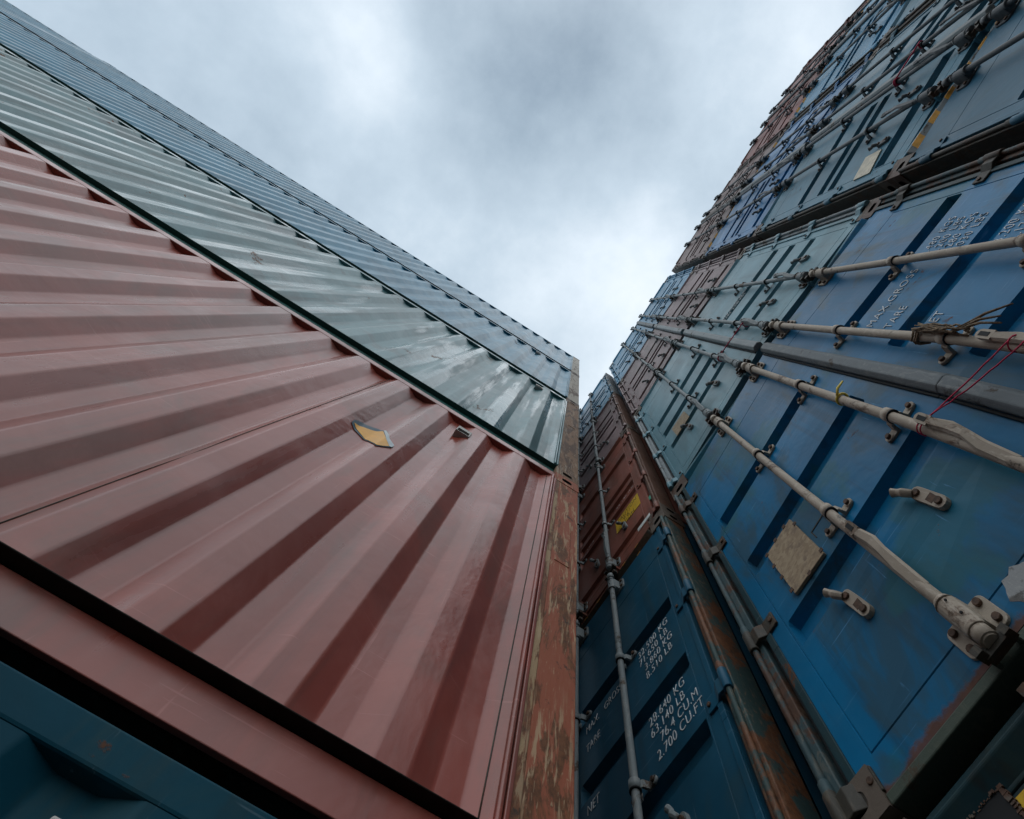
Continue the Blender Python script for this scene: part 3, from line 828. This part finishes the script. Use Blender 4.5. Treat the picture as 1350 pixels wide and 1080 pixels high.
            hb.prism(o, 1, ey - 0.010, ey + 0.004, 0)
            hb.box(ex - 0.008, ex + 0.008, ey - 0.0112, ey - 0.0098, zo + 0.012, zo + 0.050, 1)  # flat black plate painted as the shade in the slot
            hb.build('door_handle', [rodm, M['black']], rod, bowf)
        # --- hasps that would hold the handles
        for hx in ((0.432, 0.838) if s == 0 else (W - 0.838, W - 0.432)):
            z = 0.472 * k
            q_ = MB()
            o = [(hx + 0.024 + 0.022 * math.cos(math.radians(an)), z - 0.055 + 0.022 * math.sin(math.radians(an))) for an in range(180, 361, 30)] + \
                [(hx + 0.012 + 0.022 * math.cos(math.radians(an)), z + 0.040 + 0.022 * math.sin(math.radians(an))) for an in range(0, 181, 30)]
            q_.prism(o, 1, -0.008, 0.0115, 0)
            disc(q_, (hx + 0.012, -0.007, z + 0.036), (0, -1, 0), 0.012, 0.010, 8, 1)
            disc(q_, (hx + 0.024, -0.007, z - 0.052), (0, -1, 0), 0.013, 0.010, 8, 1)
            q_.box(hx + 0.006, hx + 0.034, -0.009, -0.007, z - 0.036, z - 0.006, 1)
            q_.path([(hx + 0.002, -0.014, z + 0.044), (hx - 0.012, -0.030, z + 0.060), (hx - 0.018, -0.024, z + 0.082), (hx - 0.030, -0.030, z + 0.098)], [0.013, 0.015, 0.012, 0.016], 8, 0)
            q_.build('handle_hasp', [rodm, M['bolt']], dr, bowf, bevel=0.002)
        if s == 1:
            # closing bar over the joint of the two leaves
            c_ = MB()
            o = [(W / 2 - 0.036, 0.0115), (W / 2 - 0.038, -0.012), (W / 2 - 0.020, -0.030), (W / 2 + 0.020, -0.030), (W / 2 + 0.038, -0.012), (W / 2 + 0.036, 0.0115)]
            c_.prism(o, 2, zdb + 0.004, 0.26 * h, 0); c_.prism(o, 2, 0.26 * h, zdt - 0.004, 0)
            c_.box(W / 2 - 0.050, W / 2 - 0.0385, 0.000, 0.0115, zdb + 0.01, 0.26 * h, 1); c_.box(W / 2 - 0.050, W / 2 - 0.0385, 0.000, 0.0115, 0.26 * h, zdt - 0.01, 1)
            c_.build('closing_bar', [P['bar'], M['black']], dr, bowf, bevel=0.006)
        if s == 0: left = dr
        else: right = dr
    return t, h, left, right, bowf

def palette(col, **kw):
    d = dict(rods=(0.630, 1.046, 1.378, 1.800), rod=M['galvgrey'], bar=M['greygasket'], cast=M['casting'], cam=M['grime'])
    d.update(door=col, frame=col, post=col, sill=col, header=col, body=col); d.update(kw)
    return d
blueB = paint('strong blue paint', (0.004, 0.155, 0.330), 0.38, 0.16, 0.42, 0.35, faded=(0.040, 0.170, 0.290), other=(0.022, 0.125, 0.150), bump=0.5, smear=0.50, scuff=0.6, rustline=(1.214, 0.13))
blueBf = paint('grimy blue edge paint', (0.018, 0.048, 0.058), 0.5, 0.8, 0.8, 0.2)
tealA = paint('deep petrol blue paint', (0.014, 0.088, 0.150), 0.42, 0.0, 0.25, 0.2, faded=(0.03, 0.11, 0.17), bump=0.3)
redA = paint('brick red paint', (0.270, 0.090, 0.062), 0.5, 0.1, 0.25, 0.35, faded=(0.33, 0.17, 0.14))
greyB = paint('pale blue grey paint', (0.130, 0.285, 0.345), 0.42, 0.05, 0.22, 0.4, faded=(0.22, 0.36, 0.41), bump=0.4)
mauve = paint('faded mauve paint', (0.27, 0.185, 0.185), 0.5, 0.15, 0.25, 0.4, faded=(0.36, 0.29, 0.29))
mauve2 = paint('brown mauve paint', (0.19, 0.115, 0.105), 0.5, 0.3, 0.35, 0.4, faded=(0.27, 0.20, 0.19))
skyblue = paint('sky blue paint', (0.075, 0.275, 0.440), 0.45, 0.1, 0.25, 0.4, faded=(0.19, 0.37, 0.49))
midblue = paint('medium blue paint', (0.018, 0.170, 0.380), 0.42, 0.1, 0.25, 0.4, faded=(0.09, 0.26, 0.42))
slate = paint('slate grey blue paint', (0.040, 0.155, 0.245), 0.45, 0.05, 0.2, 0.4, faded=(0.095, 0.215, 0.295), bump=0.4)
slate2 = paint('cold grey blue paint', (0.055, 0.185, 0.265), 0.45, 0.1, 0.25, 0.4, faded=(0.13, 0.255, 0.32))
maroon = paint('maroon paint', (0.22, 0.060, 0.050), 0.5, 0.2, 0.3, 0.35, faded=(0.32, 0.18, 0.16))
navy = paint('navy paint', (0.020, 0.060, 0.110), 0.5, 0.2, 0.35, 0.2)
palegreen = paint('pale green grey paint', (0.30, 0.36, 0.35), 0.5, 0.15, 0.3, 0.4)

ZR = [GZ, 1.178, 3.778, 6.615, 9.329, 12.273]
XA, XB, XC = -0.129 - CW, 0.0, CW + 0.150
XD = XC + CW + 0.070
R3 = ((1.565, 1.42), (1.165, 1.02), (0.735, 0.62))
R2d = ((1.80, 1.66), (1.36, 1.23), (1.15, 1.02), (0.40, 0.26))
RA2 = ((2.17, 1.97), (1.425, 1.29), (1.205, 1.04), (0.975, 0.81), (0.31, 0.18))
R4 = ((2.0, 1.85), (1.55, 1.42), (1.32, 1.19), (0.75, 0.62))
GR = M['grime']

# column A: behind the corner of the side-on stack
A0 = door_container(XA, ZR[0], ZR[1], 'navy door-end container on the ground below the petrol blue one with weight markings', palette(navy, post=M['brownpost'], sill=GR), bow=(0.02, 0.02))
A1 = door_container(XA, ZR[1], ZR[2], 'deep petrol blue door-end container with white weight and volume markings', palette(tealA, post=M['rustyteal'], hinge=tealA, sill=GR, stripes=2, header=GR, rods=(0.55, 1.0, 1.382, 1.829)), bow=(0.03, 0.03), recess=((1.69, 1.575), (1.195, 1.085), (0.775, 0.65)))
A2 = door_container(XA, ZR[2], ZR[3], 'brick red door-end container with yellow caution label', palette(redA, post=M['brownpost'], sill=redA, rdepth=0.026, rods=(0.55, 1.0, 1.382, 1.829)), bow=(0.03, 0.03), recess=RA2)
A3 = door_container(XA, ZR[3], ZR[4], 'mauve grey door-end container directly above the brick red one with the caution label', palette(mauve, post=M['brownpost'], rods=(0.55, 1.0, 1.382, 1.829), rod=M['galvgrey']), bow=(0.03, 0.03), recess=R4)
A4 = door_container(XA, ZR[4], ZR[5], 'pale blue door-end container topping the column behind the rusted corner of the side-on stack', palette(skyblue, post=M['greygasket'], rods=(0.55, 1.0, 1.382, 1.829)), bow=(0.03, 0.02), recess=R4)
# column B: right in front of the camera
B0 = door_container(XB, ZR[0], ZR[1] - 0.014, 'dark teal door-end container on the ground, under the strong blue one', palette(navy, door=blueBf, header=blueBf, post=M['tealpost'], sill=GR), bow=(0.0, 0.0), yf=0.03)
B1 = door_container(XB, ZR[1], ZR[2], 'strong blue door-end container with chipboard plate and beige lock rods', palette(blueB, frame=blueBf, hinge=M['grime'], post=M['tealpost'], sill=M['sillgreen'], rod=M['galv'], rodr=0.0195, bar=M['greygasket'], header=blueB), bow=(0.010, 0.085))
B2 = door_container(XB, ZR[2], ZR[3], 'pale blue grey door-end container with small beige plate, on top of the strong blue one', palette(greyB, post=M['greygasketlight'], bar=M['greygasketlight'], sill=greyB, header=greyB, rod=M['galvgrey']), bow=(0.075, 0.06), recess=R3)
B3 = door_container(XB, ZR[3], ZR[4], 'faded mauve door-end container with grey rods, above the pale blue grey one', palette(mauve, bar=M['greygasketlight'], sill=GR), bow=(0.06, 0.04), recess=R2d)
B4 = door_container(XB, ZR[4], ZR[5], 'sky blue door-end container topping the column of the strong blue one', palette(skyblue, sill=GR), bow=(0.04, 0.02), recess=R4)
# column C
C0 = door_container(XC, ZR[0], ZR[1], 'navy door-end container on the ground below the slate one with striped header', palette(navy, sill=GR), bow=(0.0, 0.0))
C1 = door_container(XC, ZR[1], ZR[2], 'slate blue door-end container with orange dashes along its header, right of the strong blue one', palette(slate, rod=M['galvdark'], rodr=0.0165, post=GR, header=M['greygasketlight'], stripes=1, bar=M['galvgrey'], sill=GR, cast=M['casting']), bow=(0.06, 0.06))
C2 = door_container(XC, ZR[2], ZR[3], 'cold grey blue door-end container with a cream plate on its left leaf', palette(slate2, rod=M['galvdark'], rodr=0.0165, post=GR, sill=slate2, bar=M['galvgrey'], header=slate2, cast=M['casting']), bow=(0.06, 0.06), recess=R2d)
C3 = door_container(XC, ZR[3], ZR[4], 'medium blue door-end container with dark gaps, second below the skyline', palette(midblue, rod=M['galvdark'], rodr=0.0165, post=GR, stripes=1, bar=M['galvgrey'], sill=skyblue, header=M['greygasket']), bow=(0.05, 0.05), recess=R2d)
C4 = door_container(XC, ZR[4], ZR[5], 'brown mauve door-end container on the skyline above the medium blue one', palette(mauve2, rod=M['galvdark'], rodr=0.0165, post=GR, bar=GR, sill=GR), bow=(0.05, 0.04), recess=R4)
# column D
D0 = door_container(XD, ZR[0], ZR[1], 'navy door-end container on the ground at the open end of the door-end row', palette(navy), bow=(0.0, 0.0))
D1 = door_container(XD, ZR[1], ZR[2], 'slate door-end container second from the ground at the open end of the row', palette(slate, rod=M['galvdark'], rodr=0.0165, post=GR, sill=GR), bow=(0.05, 0.05), recess=R3)
D2 = door_container(XD, ZR[2], ZR[3], 'cold grey blue door-end container midway up the open end of the row', palette(slate2, rod=M['galvdark'], rodr=0.0165, post=GR, sill=GR), bow=(0.05, 0.05), recess=R4)
D3 = door_container(XD, ZR[3], ZR[4], 'light blue door-end container beneath the maroon one at the open end of the row', palette(skyblue, rod=M['galvdark'], rodr=0.0165, post=GR, stripes=1, sill=GR), bow=(0.05, 0.05), recess=R2d)
D4 = door_container(XD, ZR[4], ZR[5] - 0.03, 'maroon door-end container topping the open end of the row, against the sky', palette(maroon, rod=M['galvdark'], rodr=0.0165, post=mauve2, bar=GR, sill=GR), bow=(0.05, 0.04), recess=R4)
# ------------------------------------------------------------------ markings and fittings on single doors
def on_door(cont, fn):
    t, h, left, right, bowf = cont
    return t, left, right, bowf
# strong blue container: chipboard plate, raised lettering
t, h, left, right, bf = B1
zb = ZR[1]
pl = MB()
o = [(0.302, 1.922 - zb), (0.494, 1.910 - zb), (0.492, 2.236 - zb), (0.304, 2.238 - zb)]
pl.prism(o, 1, -0.004, 0.010, 0)
plate = pl.build('placard', [M['osb']], left, bf, bevel=0.002)
for (x, z) in ((0.300, 1.95), (0.300, 2.05), (0.302, 2.14), (0.306, 2.232), (0.380, 2.240), (0.450, 2.24), (0.494, 2.18), (0.494, 1.93), (0.40, 1.914)):
    st = MB(); st.box(x - 0.009, x + 0.009, -0.0065, -0.004, z - zb - 0.009, z - zb + 0.009); st.build('staple', [M['bolt']], plate, bf)
fr = MB()
for (xa, xb2, za, zc) in ((0.512, 0.600, 2.066, 2.072), (0.596, 0.601, 1.965, 2.072), (0.512, 0.517, 2.02, 2.072)):
    fr.box(xa, xb2, 0.0095, 0.0115, za - zb, zc - zb)
fr.build('scraped_outline', [M['grime']], left, bf)
TY = 0.0105
lettering(right, 'MAX.GROSS', 0.078, 1.435, 2.600 - zb, TY, M['whitetext'], bf, sx=0.72, spacing=1.15, depth=0.002)
lettering(right, 'TARE', 0.078, 1.435, 2.450 - zb, TY, M['whitetext'], bf, sx=0.62, spacing=1.15, depth=0.002)
lettering(right, 'NET', 0.078, 1.435, 2.175 - zb, TY, M['whitetext'], bf, sx=0.62, spacing=1.15, depth=0.002)
lettering(right, '30.480 KGS\n67.200 LBS\n 2.280 KGS\n 5.030 LBS', 0.074, 1.825, 2.640 - zb, TY, M['peeled'], bf, sx=0.60, spacing=1.2, line=1.0, depth=0.0016, jitter=0.0015)
lettering(right, '28.200 KGS\n62.170 LBS\n33.2 CU.M\n1.172 CU.FT', 0.074, 1.835, 2.19 - zb, TY, M['peeled'], bf, sx=0.60, spacing=1.2, line=1.0, depth=0.0016, jitter=0.0015)
# torn white notice low on the left leaf
tn = MB()
oo = [(0.790 + 0.055 * math.cos(q * math.pi / 9) * (1 + 0.12 * math.sin(q * 2.3)), 1.268 - zb + 0.050 * math.sin(q * math.pi / 9) * (1 + 0.12 * math.cos(q * 3.1))) for q in range(18)]
tn.prism(oo, 1, 0.0100, 0.0115); tn.build('torn_notice', [M['scrap']], left, bf)
# pale blue grey container: small plate
t, h, left, right, bf = B2
zb = ZR[2]
pl = MB(); pl.prism([(0.310, 4.475 - zb), (0.504, 4.462 - zb), (0.504, 4.705 - zb), (0.308, 4.735 - zb)], 1, 0.002, 0.0105)
pl.build('placard', [M['osb']], left, bf)
lettering(right, 'MAX.GROSS 30.480 KGS\nTARE  2.250 KGS', 0.065, 1.42, 5.05 - zb + 0.25, TY, M['whitetext'], bf, sx=0.7, depth=0.0015)
# cold grey blue container: cream plate
t, h, left, right, bf = C2
pl = MB(); pl.prism([(0.170, 4.19 - ZR[2]), (0.378, 4.24 - ZR[2]), (0.378, 4.46 - ZR[2]), (0.170, 4.43 - ZR[2])], 1, 0.002, 0.0105)
M['creamplate'] = plain('cream plate', (0.56, 0.50, 0.38), 0.6, 0.2, scale=25)
pl.build('placard', [M['creamplate']], left, bf)
# petrol blue container: weight table
t, h, left, right, bf = A1
zb = ZR[1]
def ax(x): return x - XA
for (s_, x, z) in (('32.500 KG', -0.655, 2.715), ('71.650 LB', -0.655, 2.640), ('3.860 KG', -0.620, 2.562), ('8.510 LB', -0.628, 2.480),
                   ('28.640 KG', -0.650, 2.215), ('63.140 LB', -0.650, 2.145), ('76.4 CU.M', -0.585, 2.070), ('2.700 CU.FT', -0.640, 1.985)):
    pass
lettering(right, '32.500 KG\n71.650 LB\n  3.860 KG\n  8.510 LB', 0.071, ax(-0.655), 2.690 - zb, TY, M['whitetext'], bf, sx=0.82, spacing=1.08, line=0.93)
lettering(right, '28.640 KG\n63.140 LB\n   76.4 CU.M\n 2.700 CU.FT', 0.071, ax(-0.655), 2.215 - zb, TY, M['whitetext'], bf, sx=0.82, spacing=1.08, line=0.93)
lettering(right, 'MAX.   GROSS', 0.071, ax(-1.165), 2.655 - zb, TY, M['whitetext'], bf, sx=0.74, spacing=1.05)
lettering(right, 'TARE', 0.071, ax(-1.165), 2.530 - zb, TY, M['whitetext'], bf, sx=0.74, spacing=1.05)
lettering(right, 'NET', 0.071, ax(-1.165), 2.180 - zb, TY, M['whitetext'], bf, sx=0.74, spacing=1.05)
# brick red container: table and caution label
t, h, left, right, bf = A2
zb = ZR[2]
TR = 0.0365
lettering(right, '32.500 KGS', 0.105, ax(-0.640), 5.085 - zb, TR, M['whitetext'], bf, sx=0.62)
lettering(right, '28.670 KGS', 0.105, ax(-0.640), 4.850 - zb, TR, M['whitetext'], bf, sx=0.62)
lettering(right, 'MAX.GROSS', 0.105, ax(-1.14), 5.085 - zb, TR, M['whitetext'], bf, sx=0.6)
lettering(right, 'NET', 0.105, ax(-1.14), 4.850 - zb, TR, M['whitetext'], bf, sx=0.6)
cl = MB(); cl.prism([(ax(-0.660), 4.345 - zb), (ax(-0.315), 4.315 - zb), (ax(-0.318), 4.565 - zb), (ax(-0.655), 4.565 - zb)], 1, 0.009, 0.0115)
cap = cl.build('caution_label', [M['yellow']], right, bf)
lettering(cap, 'CAUTION', 0.095, ax(-0.635), 4.480 - zb, 0.0086, M['blacktext'], bf, sx=0.66, spacing=1.05, depth=0.0003)
lettering(cap, "9'6\"", 0.095, ax(-0.550), 4.400 - zb, 0.0086, M['blacktext'], bf, sx=0.75, depth=0.0003)
lettering(cap, 'HIGH', 0.095, ax(-0.565), 4.322 - zb, 0.0086, M['blacktext'], bf, sx=0.70, spacing=1.05, depth=0.0003)
s_ = MB(); s_.prism([(ax(-0.42), 3.935 - zb), (ax(-0.26), 3.935 - zb), (ax(-0.26), 3.985 - zb), (ax(-0.42), 3.985 - zb)], 1, 0.0095, 0.0115); s_.build('white_sticker', [M['white']], right, bf)
s_ = MB(); s_.prism([(ax(-0.225), 4.16 - zb), (ax(-0.175), 4.16 - zb), (ax(-0.175), 4.235 - zb), (ax(-0.225), 4.235 - zb)], 1, 0.0095, 0.0115); s_.build('green_sticker', [M['green']], right, bf)
# dark teal ground container under the strong blue one: yellow panel
t, h, left, right, bf = B0
s_ = MB(); s_.prism([(0.350, 0.90 - GZ), (0.62, 0.90 - GZ), (0.62, 1.020 - GZ), (0.378, 1.030 - GZ)], 1, 0.0095, 0.0115); s_.build('yellow_panel', [M['yellow']], left, bf)
hx0, hx1, hz0, hz1 = 0.215, 0.385, 0.965 - GZ, 1.062 - GZ
hl = MB(); rr = random.Random(11)
hl.box(hx0, hx1, 0.004, 0.0095, hz0, hz1, 0)  # flat black plate, its colour standing for shade inside the hole
for i in range(40):
    x = hx0 + (hx1 - hx0) * i / 40; w = (hx1 - hx0) / 40
    hl.box(x, x + w * 1.02, 0.003 - 0.005 * rr.random(), 0.0093, hz1 - 0.002 - 0.004 * rr.random(), hz1 + 0.003 + 0.005 * rr.random(), 1)
for i in range(24):
    z = hz0 + (hz1 - hz0) * i / 24; w = (hz1 - hz0) / 24
    hl.box(hx1 - 0.002 - 0.004 * rr.random(), hx1 + 0.004 + 0.006 * rr.random(), 0.003 - 0.005 * rr.random(), 0.0092, z, z + w * 1.02, 1)
hl.build('torn_opening', [M['black'], M['casting']], t)

# ------------------------------------------------------------------ loose things hanging on the rods
def catenary(a, b, sag, n=14, jit=0.0):
    a, b = Vector(a), Vector(b); out = []
    for i in range(n + 1):
        f = i / n; p = a.lerp(b, f); p.z -= sag * 4 * f * (1 - f)
        if jit: p += Vector((rnd.uniform(-jit, jit), rnd.uniform(-jit, jit), rnd.uniform(-jit, jit)))
        out.append(p)
    return out
yB = -0.046 - 0.075
def twine(xa, za, xb, zb2, ya, yb, label, two=True, r=0.0026):
    mb = MB()
    for dz in (0.0, 0.018):
        mb.path([(xa + 0.026 * math.cos(q * math.pi / 8), ya + 0.026 * math.sin(q * math.pi / 8), za + dz + 0.004 * math.sin(q * math.pi / 8)) for q in range(17)], r, 6)
    mb.path(catenary((xa, ya - 0.026, za), (xb, yb - 0.026, zb2), 0.006, 14, 0.0015), r, 6)
    if two: mb.path(catenary((xa, ya - 0.027, za + 0.015), (xb + 0.004, yb - 0.027, zb2 - 0.06), 0.02, 14, 0.002), r, 6)
    mb.path([(xb + 0.026 * math.cos(q * math.pi / 8), yb + 0.026 * math.sin(q * math.pi / 8), zb2) for q in range(17)], r, 6)
    o = mb.build('twine', [M['twine']])
    tag(o, label, 'twine', 'crimson twine tied between lock rods'); return o
twine(1.046, 1.735, 1.378, 1.640, yB, yB, 'crimson twine tied between two beige rods of the strong blue container')
twine(1.046, 4.330, 1.378, 4.300, -0.046 - 0.062, -0.046 - 0.062, 'crimson twine hanging between the rods of the pale blue grey container', two=False, r=0.004)
twine(XC + 1.046, 4.60, XC + 1.378, 4.62, -0.105, -0.105, 'crimson twine crossing the dark seam of the cold grey blue container', two=False, r=0.006)
# yellow cable tie
mb = MB()
mb.path([(1.046 + 0.024 * math.cos(q * math.pi / 8), yB + 0.024 * math.sin(q * math.pi / 8), 2.305) for q in range(17)], 0.006, 6)
mb.path([(1.046, yB - 0.026, 2.305), (1.075, yB - 0.035, 2.325), (1.115, yB - 0.030, 2.335)], [0.007, 0.006, 0.004], 6)
tag(mb.build('cable_tie', [M['tie']]), 'yellow cable tie fastened round a beige rod', 'cable tie')
# frayed rope on the right leaf's inner rod
mb = MB(); rr = random.Random(4)
for i in range(16):
    z0r = 2.08 + rr.uniform(-0.02, 0.02); z1r = 1.86 + rr.uniform(-0.05, 0.10)
    ox, oy = rr.uniform(0.0, 0.034), rr.uniform(-0.036, 0.006)
    pts = [(1.378 + ox + rr.uniform(-0.006, 0.006) + (0.035 * (j / 6) ** 2 * rr.random() if i % 3 == 0 else 0), yB + oy - 0.016 + rr.uniform(-0.005, 0.005), z0r + (z1r - z0r) * j / 6) for j in range(7)]
    mb.path(pts, rr.uniform(0.0022, 0.0048), 5)
for dz in (0.0, 0.012, 0.03):
    mb.path([(1.378 + (0.028 + 0.004 * math.sin(3 * q)) * math.cos(q * math.pi / 8), yB + 0.030 * math.sin(q * math.pi / 8), 2.075 + dz + 0.01 * math.sin(q)) for q in range(17)], 0.0045, 5)
for (dx, dz) in ((0.10, -0.30), (0.055, -0.28), (0.03, -0.32)):
    mb.path([(1.40, yB - 0.02, 1.90), (1.41 + dx * 0.5, yB - 0.035, 1.90 + dz * 0.35), (1.40 + dx, yB - 0.03, 1.90 + dz * 0.6)], [0.006, 0.005, 0.003], 5)
tag(mb.build('frayed_rope', [M['rope']]), 'frayed brown rope end bound along a beige rod', 'rope')
